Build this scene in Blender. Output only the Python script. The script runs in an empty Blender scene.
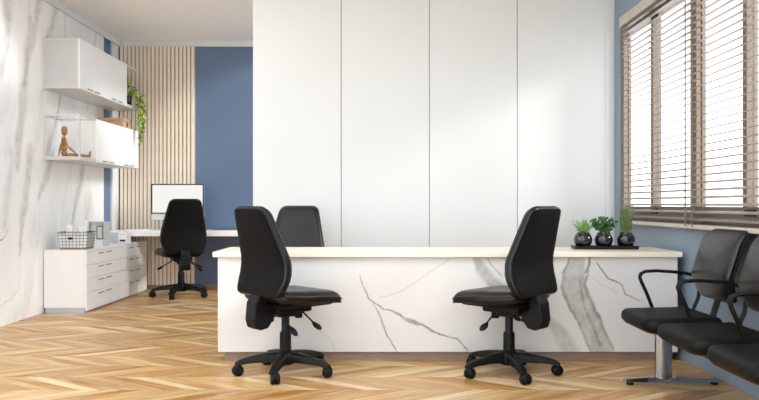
import bpy, bmesh, math, random
from math import sin, cos, pi, radians, sqrt
from mathutils import Vector, Matrix

random.seed(7)
scene = bpy.context.scene
COL = scene.collection

# ------------------------------------------------------------------ camera
F = 750.0          # focal length in pixels of the 759 x 400 frame
CX, CY = 380.0, 204.5
EYE = 1.08
cam_d = bpy.data.cameras.new('camera')
cam_d.sensor_width = 36.0
cam_d.lens = 36.0 * F / 759.0
cam_d.shift_x = -(CX - 379.5) / 759.0
cam_d.shift_y = (CY - 200.0) / 759.0
cam_d.clip_start = 0.05
cam = bpy.data.objects.new('camera', cam_d)
cam.location = (0, 0, EYE)
cam.rotation_euler = (pi / 2, 0, 0)
COL.objects.link(cam)
scene.camera = cam

# ------------------------------------------------------------------ world, sun, exposure
w = bpy.data.worlds.new('world'); scene.world = w
w.use_nodes = True
bg = w.node_tree.nodes['Background']
bg.inputs['Color'].default_value = (0.92, 0.965, 1.0, 1)
bg.inputs['Strength'].default_value = 1.0

sun_d = bpy.data.lights.new('sun', 'SUN')
sun_d.energy = 1.05
sun_d.angle = radians(13)
sun_d.color = (1.0, 0.97, 0.93)
sun = bpy.data.objects.new('sun', sun_d)
COL.objects.link(sun)
sun.location = (8, -2, 5)
sun.rotation_euler = Vector((-1.0, 0.36, -0.50)).to_track_quat('-Z', 'Y').to_euler()

vs = scene.view_settings
vs.view_transform = 'Standard'
try: vs.look = 'None'
except Exception: pass
vs.gamma = 1.0
vs.use_curve_mapping = False
vs.exposure = 1.6

# ------------------------------------------------------------------ helpers
def lin(c):
    c /= 255.0
    return c / 12.92 if c <= 0.04045 else ((c + 0.055) / 1.055) ** 2.4
def rgb(r, g, b): return (lin(r), lin(g), lin(b), 1.0)

def P(px, py, d):
    """point at depth d seen at pixel (px, py)"""
    return Vector(((px - CX) * d / F, d, EYE + (CY - py) * d / F))

class MB:
    """mesh collector"""
    def __init__(s): s.v = []; s.f = []
    def add(s, vs_, fs):
        o = len(s.v)
        s.v += [tuple(v) for v in vs_]
        s.f += [tuple(i + o for i in f) for f in fs]
        return s
    def box(s, x0, x1, y0, y1, z0, z1):
        v = [(x0,y0,z0),(x1,y0,z0),(x1,y1,z0),(x0,y1,z0),(x0,y0,z1),(x1,y0,z1),(x1,y1,z1),(x0,y1,z1)]
        return s.add(v, [(3,2,1,0),(4,5,6,7),(0,1,5,4),(1,2,6,5),(2,3,7,6),(3,0,4,7)])
    def loft(s, rings, cap=True, closed=True):
        n = len(rings[0]); v = []; f = []
        for r in rings: v += r
        for i in range(len(rings) - 1):
            for j in range(n if closed else n - 1):
                k = (j + 1) % n
                f.append((i*n+j, i*n+k, (i+1)*n+k, (i+1)*n+j))
        if cap:
            f.append(tuple(range(n - 1, -1, -1)))
            f.append(tuple((len(rings)-1)*n + j for j in range(n)))
        return s.add(v, f)
    def lathe(s, prof, n=20, c=(0,0,0), cap=True):
        rings = [[(c[0] + r*cos(2*pi*j/n), c[1] + r*sin(2*pi*j/n), c[2] + z) for j in range(n)] for r, z in prof]
        return s.loft(rings, cap)
    def tube(s, pts, r, n=8, cap=True, flat=None):
        """tube along pts; r number or list; flat = (width factor, height factor)"""
        pts = [Vector(p) for p in pts]
        rr = r if isinstance(r, (list, tuple)) else [r] * len(pts)
        rings = []; prev = None
        for i, p in enumerate(pts):
            t = (pts[min(i+1, len(pts)-1)] - pts[max(i-1, 0)]).normalized()
            if prev is None:
                ref = Vector((0,0,1)) if abs(t.z) < .95 else Vector((1,0,0))
                a = t.cross(ref).normalized()
            else:
                a = (prev - t * prev.dot(t)).normalized()
            b = a.cross(t).normalized(); prev = a
            fw, fh = flat if flat else (1, 1)
            rings.append([tuple(p + a*(cos(2*pi*j/n)*rr[i]*fw) + b*(sin(2*pi*j/n)*rr[i]*fh)) for j in range(n)])
        return s.loft(rings, cap)
    def ball(s, c, rx, ry=None, rz=None, n=14, m=9):
        ry = ry or rx; rz = rz or rx
        rings = []
        for i in range(m + 1):
            a = -pi/2 + pi * i / m
            k = max(cos(a), 0.02)
            rings.append([(c[0]+rx*k*cos(2*pi*j/n), c[1]+ry*k*sin(2*pi*j/n), c[2]+rz*sin(a)) for j in range(n)])
        return s.loft(rings, True)
    def xform(s, M, start=0):
        for i in range(start, len(s.v)): s.v[i] = tuple(M @ Vector(s.v[i]))
        return s
    def mesh(s, name, mat, smooth=False, angle=40):
        me = bpy.data.meshes.new(name)
        me.from_pydata(s.v, [], s.f)
        bm = bmesh.new(); bm.from_mesh(me)
        bmesh.ops.recalc_face_normals(bm, faces=bm.faces)
        bm.to_mesh(me); bm.free()
        if mat: me.materials.append(mat)
        if smooth:
            me.shade_smooth()
            me.set_sharp_from_angle(angle=radians(angle))
        me.update()
        return me
    def build(s, name, mat, parent=None, smooth=False, bevel=0, angle=40, segs=2):
        o = bpy.data.objects.new(name, s.mesh(name, mat, smooth, angle))
        COL.objects.link(o)
        if parent: o.parent = parent
        if bevel:
            m = o.modifiers.new('bevel', 'BEVEL'); m.width = bevel; m.segments = segs
            m.limit_method = 'ANGLE'; m.angle_limit = radians(40)
            m.harden_normals = False
        return o

def box(x0, x1, y0, y1, z0, z1): return MB().box(x0, x1, y0, y1, z0, z1)

def empty(name, loc=(0,0,0), rz=0, label=None, cat=None, group=None):
    o = bpy.data.objects.new(name, None); COL.objects.link(o)
    o.empty_display_size = 0.1
    o.location = loc; o.rotation_euler = (0, 0, rz)
    return tag(o, label, cat, group)
def tag(o, label=None, cat=None, group=None, kind=None):
    if label: o['label'] = label
    if cat: o['category'] = cat
    if group: o['group'] = group
    if kind: o['kind'] = kind
    return o
def struct(o, label=None): return tag(o, label, None, None, 'structure')
def copy_tree(o, parent=None):
    c = o.copy(); COL.objects.link(c)
    if parent: c.parent = parent
    for ch in list(o.children): copy_tree(ch, c)
    return c

def round_poly(pts, radii, seg=6):
    """fillet a convex polygon (2D)"""
    out = []; n = len(pts)
    for i in range(n):
        p = Vector(pts[i]); a = Vector(pts[i-1]); b = Vector(pts[(i+1) % n])
        r = radii[i] if isinstance(radii, (list, tuple)) else radii
        d1 = (a - p).normalized(); d2 = (b - p).normalized()
        ang = d1.angle(d2)
        t = min(r / math.tan(ang / 2), (a-p).length*.49, (b-p).length*.49)
        q1 = p + d1 * t; q2 = p + d2 * t
        for k in range(seg + 1):
            u = k / seg
            out.append(tuple(q1*(1-u)**2 + p*2*u*(1-u) + q2*u*u))
    return out
def offset_poly(pts, d):
    n = len(pts); out = []
    for i in range(n):
        a = Vector(pts[i-1]); b = Vector(pts[(i+1) % n])
        t = (b - a).normalized(); nr = Vector((-t.y, t.x))
        out.append((pts[i][0] + nr.x*d, pts[i][1] + nr.y*d))
    return out
def pillow(outline, profile, fn, inner=(.85, .65, .42, .2)):
    """closed cushion from a counter-clockwise outline. profile: list (inset, height) from bottom to top;
    fn maps (u, v, h) to xyz"""
    cx = sum(p[0] for p in outline)/len(outline); cy = sum(p[1] for p in outline)/len(outline)
    loops = []
    i0, h0 = profile[0]; base = offset_poly(outline, i0)
    for k in reversed(inner): loops.append([((cx+(p[0]-cx)*k), (cy+(p[1]-cy)*k), h0) for p in base])
    for ins, h in profile: loops.append([(p[0], p[1], h) for p in offset_poly(outline, ins)])
    i1, h1 = profile[-1]; top = offset_poly(outline, i1)
    for k in inner: loops.append([((cx+(p[0]-cx)*k), (cy+(p[1]-cy)*k), h1) for p in top])
    rings = [[fn(*q) for q in l] for l in loops]
    return MB().loft(rings, True)

# ------------------------------------------------------------------ materials
class NT:
    def __init__(s, name):
        s.m = bpy.data.materials.new(name); s.m.use_nodes = True
        s.t = s.m.node_tree; s.b = s.t.nodes['Principled BSDF']; s.out = s.t.nodes['Material Output']
    def n(s, kind, **kw):
        nd = s.t.nodes.new(kind)
        for k, v in kw.items(): setattr(nd, k, v)
        return nd
    def l(s, a, b): s.t.links.new(a, b)
    def math(s, op, a, b=None, c=None, clamp=False):
        nd = s.n('ShaderNodeMath', operation=op, use_clamp=clamp)
        for i, v in enumerate((a, b, c)):
            if v is None: continue
            if isinstance(v, (int, float)): nd.inputs[i].default_value = v
            else: s.l(v, nd.inputs[i])
        return nd.outputs[0]
    def vmath(s, op, a, b=None, scale=None, out=0):
        nd = s.n('ShaderNodeVectorMath', operation=op)
        for i, v in enumerate((a, b)):
            if v is None: continue
            if isinstance(v, (tuple, list, Vector)): nd.inputs[i].default_value = v
            else: s.l(v, nd.inputs[i])
        if scale is not None:
            if isinstance(scale, (int, float)): nd.inputs['Scale'].default_value = scale
            else: s.l(scale, nd.inputs['Scale'])
        return nd.outputs[out]
    def noise(s, vec, scale, detail=2, rough=.5, dist=0, color=False):
        nd = s.n('ShaderNodeTexNoise')
        nd.inputs['Scale'].default_value = scale; nd.inputs['Detail'].default_value = detail
        nd.inputs['Roughness'].default_value = rough; nd.inputs['Distortion'].default_value = dist
        if vec is not None: s.l(vec, nd.inputs['Vector'])
        return nd.outputs['Color' if color else 'Fac']
    def ramp(s, fac, stops):
        nd = s.n('ShaderNodeValToRGB')
        e = nd.color_ramp.elements
        while len(e) < len(stops): e.new(0.5)
        for i, (p, c) in enumerate(stops): e[i].position = p; e[i].color = c
        s.l(fac, nd.inputs[0]); return nd.outputs[0]
    def mix(s, fac, a, b, mode='MIX'):
        nd = s.n('ShaderNodeMix', data_type='RGBA', blend_type=mode)
        for sock, v in ((nd.inputs[0], fac), (nd.inputs[6], a), (nd.inputs[7], b)):
            if isinstance(v, (int, float, tuple)): sock.default_value = v
            else: s.l(v, sock)
        return nd.outputs[2]
    def obj(s): return s.n('ShaderNodeTexCoord').outputs['Object']
    def bump(s, h, strength=.2, dist=.002):
        nd = s.n('ShaderNodeBump'); nd.inputs['Strength'].default_value = strength; nd.inputs['Distance'].default_value = dist
        s.l(h, nd.inputs['Height']); s.l(nd.outputs[0], s.b.inputs['Normal'])

def mat(name, col, rough=.5, metal=0, var=.06, scale=6, bump=0, bscale=200, coat=0, spec=.5):
    k = NT(name)
    o = k.obj()
    f = k.noise(o, scale, 3)
    lo = tuple(c*(1-var) for c in col[:3]) + (1,); hi = tuple(min(1, c*(1+var)) for c in col[:3]) + (1,)
    c = k.ramp(f, [(.3, lo), (.7, hi)])
    k.l(c, k.b.inputs['Base Color'])
    k.b.inputs['Roughness'].default_value = rough; k.b.inputs['Metallic'].default_value = metal
    k.b.inputs['Specular IOR Level'].default_value = spec
    if coat: k.b.inputs['Coat Weight'].default_value = coat; k.b.inputs['Coat Roughness'].default_value = .1
    if bump: k.bump(k.noise(o, bscale, 2), bump)
    return k.m

def seg_dist(k, p, a, b):
    a = Vector(a); b = Vector(b); ba = b - a
    pa = k.vmath('SUBTRACT', p, a)
    h = k.math('MULTIPLY', k.vmath('DOT_PRODUCT', pa, ba, out=1), 1/ba.length_squared, clamp=True)
    q = k.vmath('SUBTRACT', pa, k.vmath('SCALE', tuple(ba), scale=h))
    return k.vmath('LENGTH', q, out=1), h

def marble(name, veins, base, flat_axis, streak=None, rough=.22, dist=(.05, .018)):
    """white stone; veins = list of (points, halfwidth list or number, strength, softness, colour)"""
    k = NT(name)
    o = k.obj()
    n1 = k.vmath('SUBTRACT', k.noise(o, 3.2, 3, color=True), (.5,.5,.5))
    n2 = k.vmath('SUBTRACT', k.noise(o, 16, 4, .6, color=True), (.5,.5,.5))
    p = k.vmath('ADD', o, k.vmath('SCALE', n1, scale=dist[0]*2))
    p = k.vmath('ADD', p, k.vmath('SCALE', n2, scale=dist[1]*2))
    keep = [1,1,1]; keep[flat_axis] = 0
    p = k.vmath('MULTIPLY', p, tuple(keep))
    cloud = k.noise(o, 1.6, 4, .55)
    col = k.ramp(cloud, [(.35, tuple(c*.95 for c in base[:3]) + (1,)), (.65, base)])
    wisp = k.noise(p, 11, 6, .7)
    if streak:
        col = streak(k, o, n1, n2, col)
    for pts, hw, strength, soft, vc in veins:
        best = None
        for i in range(len(pts) - 1):
            a = list(pts[i]); b = list(pts[i+1]); a[flat_axis] = 0; b[flat_axis] = 0
            d, h = seg_dist(k, p, a, b)
            w0, w1 = (hw[i], hw[i+1]) if isinstance(hw, (list, tuple)) else (hw, hw)
            wd = k.math('MULTIPLY_ADD', h, w1 - w0, w0)
            r = k.math('DIVIDE', d, wd)
            best = r if best is None else k.math('MINIMUM', best, r)
        m = k.n('ShaderNodeMapRange', interpolation_type='SMOOTHSTEP')
        m.inputs['From Min'].default_value = 1.0; m.inputs['From Max'].default_value = 1.0 - soft
        k.l(best, m.inputs['Value'])
        wv = k.math('MULTIPLY_ADD', wisp, 2.0, -.3, clamp=True)
        f = k.math('MULTIPLY', k.math('MULTIPLY', m.outputs[0], strength), wv)
        col = k.mix(f, col, vc)
    k.l(col, k.b.inputs['Base Color'])
    k.b.inputs['Roughness'].default_value = rough
    return k.m

WHITE = mat('white_lacquer', rgb(246,246,245), .35, var=.008)
WHITE_WALL = mat('white_panel_paint', rgb(224,225,224), .5, var=.012, scale=1.5)
CEIL = mat('ceiling_paint', rgb(247,245,242), .8, var=.01)
BLUE = mat('blue_wall_paint', rgb(98,118,148), .6, var=.02, scale=2, bump=.05, bscale=150)
BLUE_LIT = mat('blue_wall_paint_lit', rgb(134,150,166), .6, var=.02, scale=2, bump=.05, bscale=150)  # same blue paint lightened, the right wall's brightness put into its colour
BLACK_LEATHER = mat('black_leather', rgb(13,13,13), .3, var=.1, bump=.06, bscale=350, spec=.35)
BLACK_SEAT = mat('matt_black_upholstery', rgb(12,12,13), .5, var=.1, bump=.15, bscale=400, spec=.18)
BLACK_FABRIC = mat('black_fabric_back', rgb(13,12,12), .75, var=.1, bump=.2, bscale=500, spec=.15)
BLACK_PLASTIC = mat('black_plastic', rgb(12,12,12), .5, var=.08, bump=.08, bscale=400, spec=.22)
BROWN_LEATHER = mat('dark_brown_leather', rgb(24,21,18), .3, var=.08, bump=.05, bscale=300)
CHROME = mat('brushed_chrome', rgb(170,173,178), .13, metal=1, var=.03)
BRONZE = mat('bronze_handle', rgb(150,118,88), .35, metal=.6)
DARK_METAL = mat('dark_metal', rgb(34,34,36), .35, metal=.6)
GREY = mat('light_grey_laminate', rgb(205,205,206), .5, var=.02)
FRAMEW = mat('grey_white_edge', rgb(214,212,210), .4, var=.015)
PLINTH = mat('grey_blue_plinth', rgb(190,198,212), .45, var=.02)
GAP = mat('dark_joint', rgb(130,128,126), .8)
POT = mat('black_glazed_pot', rgb(22,22,24), .14, var=.1, coat=.5)
TRAY = mat('black_tray', rgb(14,14,14), .4)
SOIL = mat('soil', rgb(50,38,28), .95, var=.3, scale=60)
CARD = mat('tan_cardboard', rgb(198,160,126), .7, var=.06, scale=10)
PAPER = mat('white_paper', rgb(240,240,238), .8, var=.02)
WIRE = mat('dark_wire', rgb(70,68,66), .4, metal=.5)
PHOTO = mat('pale_photo', rgb(225,226,222), .5, var=.08, scale=30)
FRAME_DK = mat('dark_brown_frame', rgb(96,80,66), .5)
ALU = mat('silver_aluminium', rgb(205,206,208), .35, metal=.3)

def wood(name, c0, c1, rough=.45, axis=2, stretch=14, scale=6):
    k = NT(name); o = k.obj()
    s = [stretch]*3; s[axis] = 1
    p = k.vmath('MULTIPLY', o, tuple(s))
    f = k.noise(p, scale, 4, .6, .6)
    k.l(k.ramp(f, [(.3, c0), (.7, c1)]), k.b.inputs['Base Color'])
    k.b.inputs['Roughness'].default_value = rough
    k.bump(f, .08)
    return k.m
BATTEN = wood('pale_oak_batten', rgb(236,222,202), rgb(248,236,218), .5, 2)
BATTEN_BACK = wood('batten_backing', rgb(186,164,136), rgb(202,180,152), .7, 2)
SLATWOOD = wood('brown_blind_wood', rgb(134,121,111), rgb(156,143,133), .5, 1)
FRAMEWOOD = wood('brown_window_frame', rgb(122,109,98), rgb(144,130,118), .5, 2)
RAILWOOD = wood('pale_blind_rail', rgb(186,176,164), rgb(204,194,182), .5, 1)
TAPE = mat('brown_ladder_tape', rgb(126,108,94), .8, var=.15, scale=60)
TOE = wood('taupe_toe_kick', rgb(140,116,104), rgb(166,142,128), .55, 0)
TOPMAT = wood('cream_counter_laminate', rgb(240,226,206), rgb(248,238,222), .38, 0, 8, 3)
MANNEQUIN = wood('honey_wood', rgb(150,102,54), rgb(182,132,78), .4, 2, 6, 14)
SKIRTWOOD = wood('brown_skirting', rgb(156,122,92), rgb(176,140,108), .5, 0)

def plank_material(name, per_island):
    k = NT(name)
    rnd = k.n('ShaderNodeNewGeometry').outputs['Random Per Island'] if per_island else k.n('ShaderNodeObjectInfo').outputs['Random']
    uv = k.n('ShaderNodeUVMap').outputs[0]
    off = k.n('ShaderNodeCombineXYZ'); k.l(k.math('MULTIPLY', rnd, 37.0), off.inputs[0]); k.l(k.math('MULTIPLY', rnd, 91.0), off.inputs[1])
    p = k.vmath('ADD', uv, off.outputs[0])
    g = k.noise(k.vmath('MULTIPLY', p, (2.4, 42, 1)), 1.0, 5, .65, .5)
    g2 = k.noise(k.vmath('MULTIPLY', p, (2.0, 15, 1)), 1.0, 3, .5, .9)
    tone = k.ramp(rnd, [(0, rgb(168,112,50)), (.18, rgb(190,138,70)), (.36, rgb(204,158,94)), (.5, rgb(184,148,98)), (.64, rgb(214,170,104)), (.8, rgb(226,192,136)), (.92, rgb(242,218,174)), (1, rgb(204,152,82))])
    dark = k.mix(.6, tone, rgb(146,96,44))
    c = k.mix(k.math('MULTIPLY_ADD', g, 2.4, -.75, clamp=True), dark, tone)
    c = k.mix(k.math('MULTIPLY_ADD', g2, 2.4, -1.0, clamp=True), c, k.mix(.6, c, rgb(232,206,160)))
    k.l(c, k.b.inputs['Base Color'])
    k.b.inputs['Roughness'].default_value = .36
    k.bump(g, .06, .001)
    return k.m
PLANK = plank_material('oak_plank', False)
PLANK_J = plank_material('oak_plank_far', True)

def glass_mat():
    k = NT('window_glass')
    t = k.n('ShaderNodeBsdfTransparent'); g = k.n('ShaderNodeBsdfGlossy'); g.inputs['Roughness'].default_value = .02
    mx = k.n('ShaderNodeMixShader'); mx.inputs[0].default_value = .05; k.l(t.outputs[0], mx.inputs[1]); k.l(g.outputs[0], mx.inputs[2])
    k.l(mx.outputs[0], k.out.inputs['Surface'])
    return k.m
GLASS = glass_mat()
def screen_mat():
    k = NT('lit_blank_screen')
    k.b.inputs['Base Color'].default_value = rgb(30,30,30)
    k.b.inputs['Emission Color'].default_value = rgb(238,238,232)
    k.b.inputs['Emission Strength'].default_value = .33
    k.b.inputs['Roughness'].default_value = .3
    return k.m
SCREEN = screen_mat()
def leaf_mat(name, c0, c1):
    k = NT(name)
    r = k.n('ShaderNodeNewGeometry').outputs['Random Per Island']
    k.l(k.ramp(r, [(.1, c0), (.9, c1)]), k.b.inputs['Base Color'])
    k.b.inputs['Roughness'].default_value = .5
    k.b.inputs['Transmission Weight'].default_value = 0
    return k.m
LEAF_VINE = leaf_mat('vine_leaf', rgb(92,128,44), rgb(200,212,112))
LEAF_LIGHT = leaf_mat('light_green_leaf', rgb(110,160,72), rgb(160,200,112))
LEAF_DARK = leaf_mat('dark_green_leaf', rgb(24,70,28), rgb(62,118,52))
LEAF_ROSE = leaf_mat('rosemary_needle', rgb(72,104,48), rgb(140,162,92))
STEM = mat('green_stem', rgb(96,110,52), .6)

# ------------------------------------------------------------------ room sizes
XL, XR = -3.35, 2.11
YB, YP, YF = 9.62, 6.76, -1.6       # back wall, partition face, open front edge
ZC = 3.18

# ------------------------------------------------------------------ floor
floor = struct(box(XL-.1, XR+.1, YF, YB+.1, -.06, -.012).build('floor', mat('floor_joint_base', rgb(120,88,56), .8)))  # brown slab visible in the joints between planks
BAND, DX, PW, GAPW = .325, .48, .128, .0018   # chevron planks with mitred ends
Y0 = 4.695                        # a line where the chevron points to -X
def plank_geo(sign):
    h = BAND - GAPW; d = DX * h / BAND; w2 = PW - GAPW * 1.3
    v = []
    for z in (-.012, 0.0):
        v += [(-w2/2, 0, z), (w2/2, 0, z), (sign*d + w2/2, h, z), (sign*d - w2/2, h, z)]
    return v, [(3,2,1,0),(4,5,6,7),(0,1,5,4),(1,2,6,5),(2,3,7,6),(3,0,4,7)]
def set_uv(me, where):
    """UV in metres along and across each plank"""
    uvl = me.uv_layers.new(name='UVMap')
    for poly in me.polygons:
        ox, oy, sg = where(poly.index)
        t = Vector((sg*DX, BAND)).normalized(); nn = Vector((-t.y, t.x))
        for li in poly.loop_indices:
            co = me.vertices[me.loops[li].vertex_index].co
            q = Vector((co.x - ox, co.y - oy))
            uvl.data[li].uv = (q.dot(t), q.dot(nn))
meshes = {}
for sg in (1, -1):
    meshes[sg] = MB().add(*plank_geo(sg)).mesh('plank', PLANK)
    set_uv(meshes[sg], lambda i, s_=sg: (0, 0, s_))
cands = []
for kk in range(int(math.floor((YF - Y0)/BAND)), int(math.ceil((YB - Y0)/BAND)) + 1):
    yl = Y0 + kk*BAND
    if yl < YF or yl + BAND > YB + .1: continue
    sg = 1 if kk % 2 == 0 else -1
    xb0 = 0 if sg == 1 else DX
    for j in range(int((XL - .7 - xb0)/PW), int((XR + .7 - xb0)/PW) + 1):
        xb = xb0 + j*PW; xe = xb + sg*DX
        if min(xb, xe) - PW/2 < XL - .55 or max(xb, xe) + PW/2 > XR + .55: continue
        cands.append((xb, yl, sg))
def vis(c):
    xm, ym = c[0] + c[2]*DX/2, c[1] + BAND/2
    if ym < 3.9: return 0
    px = CX + xm*F/ym
    if px < -25 or px > 785: return 0
    if ym > 5.3 and -1.05 < xm < 2.1 : return 0
    return 1/ym**3
cands.sort(key=vis, reverse=True)
solo = [c for c in cands if vis(c) > 0][:300]
keep_ = set(solo)
rest = [c for c in cands if c not in keep_]
for c in solo:
    o = bpy.data.objects.new('plank', meshes[c[2]]); COL.objects.link(o)
    o.parent = floor; o.location = (c[0], c[1], 0)
J = MB(); info = []
for c in rest:
    v_, f_ = plank_geo(c[2])
    J.add([(x + c[0], y + c[1], z) for x, y, z in v_], f_); info += [c]*6
jo = J.build('far_planks', PLANK_J, floor)
set_uv(jo.data, lambda i: info[i]); tag(jo, kind='stuff')

# ------------------------------------------------------------------ ceiling, walls
# ceiling with three unseen glazed skylights added for fill light: ADDED_SK = (x0, x1, y0, y1)
ADDED_SK = [(-3.15, 1.75, -.9, 4.2), (-3.2, -1.35, 4.5, 6.35), (-1.05, 1.9, 6.98, 9.5)]
m = MB()
cy = [YF] + [v for k_ in ADDED_SK for v in k_[2:]] + [YB+.1]
for i in range(0, len(cy), 2): m.box(XL-.1, XR+.1, cy[i], cy[i+1], ZC, ZC+.1)
for a_, b_, c_, d_ in ADDED_SK:
    m.box(XL-.1, a_, c_, d_, ZC, ZC+.1); m.box(b_, XR+.1, c_, d_, ZC, ZC+.1)
struct(m.build('ceiling', CEIL))
for n_, (a_, b_, c_, d_) in enumerate(ADDED_SK):
    root = struct(empty('window_%d' % (4 + n_), ((a_+b_)/2, (c_+d_)/2, ZC+.05)))  # skylight out of view, added to brighten the room
    inv_ = Matrix.Translation(root.location).inverted()
    nx = max(2, round((b_-a_)/1.1))
    for i in range(nx + 1):
        x_ = a_ + (b_-a_-.04)*i/nx
        o = box(x_, x_+.04, c_, d_, ZC+.02, ZC+.09).build('glazing_bar', WHITE_WALL, root); o.matrix_parent_inverse = inv_
        if i < nx:
            o = box(x_+.04, a_ + (b_-a_-.04)*(i+1)/nx, c_, d_, ZC+.05, ZC+.056).build('pane', GLASS, root); o.matrix_parent_inverse = inv_
struct(box(XL-.12, XR+.12, YB+.002, YB+.12, -.05, ZC).build('wall_back', BLUE))
LWY0, LWY1 = -1.0, 4.42
struct(box(XL-.12, XL-.02, LWY1, YB, -.05, ZC).box(XL-.12, XL-.02, YF, LWY0, -.05, ZC).box(XL-.12, XL-.02, LWY0, LWY1, 2.9, ZC).box(XL-.12, XL-.02, LWY0, LWY1, -.05, .1).build('wall_left', BLUE))
root = struct(empty('window_3', (XL-.07, (LWY0+LWY1)/2, .1)))  # unseen glazing in the left wall, added to raise the fill light
inv_ = Matrix.Translation(root.location).inverted()
for i in range(5):
    y_ = LWY0 + (LWY1-LWY0-.06)*i/4
    o = box(XL-.10, XL-.03, y_, y_+.06, .1, 2.9).build('mullion', WHITE_WALL, root); o.matrix_parent_inverse = inv_
    if i < 4:
        o = box(XL-.07, XL-.064, y_+.06, LWY0 + (LWY1-LWY0-.06)*(i+1)/4, .1, 2.9).build('pane', GLASS, root); o.matrix_parent_inverse = inv_
# white corner pier at the far end of the left wall
struct(box(XL-.02, XL+.005, 9.375, YB, 0, ZC).build('trim_1', WHITE_WALL))

# right wall with one seen and one added window opening
WY0, WY1, WZ0, WZ1 = 3.55, 6.60, .95, 2.62
W2Y0, W2Y1, W2Z0, W2Z1 = 7.0, 9.5, .15, 3.0
m = MB()
T = .09
for y0, y1, z0, z1 in ((YF, WY0, -.05, ZC), (WY0, WY1, -.05, WZ0), (WY0, WY1, WZ1, ZC), (WY1, W2Y0, -.05, ZC),
                       (W2Y0, W2Y1, -.05, W2Z0), (W2Y0, W2Y1, W2Z1, ZC), (W2Y1, YB, -.05, ZC)):
    m.box(XR, XR+T, y0, y1, z0, z1)
struct(m.build('wall_right', BLUE_LIT))
struct(box(XR-.014, XR, YF, YP, 0, .09).build('baseboard_right', BLUE_LIT, bevel=.003))
struct(box(XL+.02, XR-.02, YB-.012, YB, 0, .05).build('baseboard_back', SKIRTWOOD))

# left wall clad in marble panels
def LW(px, py):
    d = F * XL / (px - CX)
    return (0, d, EYE + (CY - py) * d / F)
VG = rgb(152,147,142); VB = rgb(162,150,138); VD = rgb(104,98,92)
left_veins = [
    ([LW(30,20), LW(24,90), LW(17,165)], [0.057,0.142,0.095], .55, .9, VB),
    ([LW(40,-6), LW(33,40), LW(24,85)], [0.095,0.095,0.057], .5, .9, VG),
    ([LW(8,-5), LW(6,45), LW(1,75)], [0.152,0.133,0.076], .5, .9, VG),
    ([LW(31,150), LW(25,200), LW(19,255)], [0.095,0.114,0.038], .55, .9, VB),
    ([LW(12,150), LW(8,190), LW(4,225)], [0.057,0.095,0.076], .3, .9, VG),
    ([LW(8,228), LW(3,236), LW(-6,241)], .008, .8, .8, VD),
    ([LW(53,152), LW(46,176), LW(39,200)], [0.057,0.114,0.038], .5, .9, VG),
    ([LW(84,160), LW(79,190), LW(72,222)], [0.095,0.114,0.057], .6, .9, VG),
    ([LW(57,-4), LW(52,25), LW(46,42)], [0.095,0.095,0.038], .55, .9, VG),
    ([LW(66,8), LW(65,36)], [0.014,0.014], .7, .8, VD),
    ([LW(63,82), LW(59,105), LW(54,130)], [0.010,0.014,0.007], .8, .7, VD),
    ([LW(58,112), LW(52,135), LW(46,156)], [0.038,0.095,0.057], .45, .9, VG),
    ([LW(20,285), LW(10,300), LW(-5,312)], .01, .4, .8, VG),
    ([LW(97,20), LW(93,60), LW(88,110)], [0.038,0.076,0.038], .35, .9, VG),
]
def streaks(k, o, n1, n2, col):
    p = k.vmath('ADD', o, k.vmath('SCALE', n1, scale=.25))
    sx = k.n('ShaderNodeSeparateXYZ'); k.l(p, sx.inputs[0])
    u = k.math('MULTIPLY_ADD', sx.outputs[2], -.22, sx.outputs[1])
    cb = k.n('ShaderNodeCombineXYZ'); k.l(k.math('MULTIPLY', u, 3.2), cb.inputs[0]); k.l(k.math('MULTIPLY', sx.outputs[2], .7), cb.inputs[1])
    f = k.noise(cb.outputs[0], 1.0, 5, .62, .3)
    mr = k.n('ShaderNodeMapRange', interpolation_type='SMOOTHSTEP'); k.l(f, mr.inputs['Value'])
    mr.inputs['From Min'].default_value = .50; mr.inputs['From Max'].default_value = .78
    mr.inputs['To Max'].default_value = .5
    return k.mix(mr.outputs[0], col, rgb(180,172,164))
MARBLE_L = marble('white_marble_cladding', left_veins, rgb(248,248,247), 0, streaks, .18, (.06, .02))
wl = bpy.data.objects['wall_left']
edges = [9.10, 8.93, 8.54, 8.15, 7.76, 7.37, 6.98]
while edges[-1] > LWY1 + .2: edges.append(edges[-1] - .39)
for a, b in zip(edges[1:], edges[:-1]):
    box(XL-.02, XL, a + .003, b - .003, 0, ZC - .002).build('marble_panel', MARBLE_L, wl, bevel=.0015, segs=1)
struct(box(XL-.0, XL+.03, YF, YB-.03, ZC-.075, ZC).build('trim_2', WHITE_WALL, bevel=.008))
struct(box(XL, XR, YB-.03, YB+.002, ZC-.078, ZC).build('trim_3', WHITE_WALL, bevel=.008))

# batten wall
x0, x1 = XL + .02, -2.37
bb = struct(box(x0, x1, YB-.012, YB+.002, .05, ZC-.078).build('trim_4', BATTEN_BACK))
pitch = .0505; nb = int((x1 - x0) / pitch)
bm0 = box(0, .034, -.022, 0, .05, ZC-.078).mesh('batten', BATTEN)
for i in range(nb):
    o = bpy.data.objects.new('batten', bm0); COL.objects.link(o); o.parent = bb
    o.location = (x0 + .008 + i*pitch, YB-.012, 0)

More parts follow.
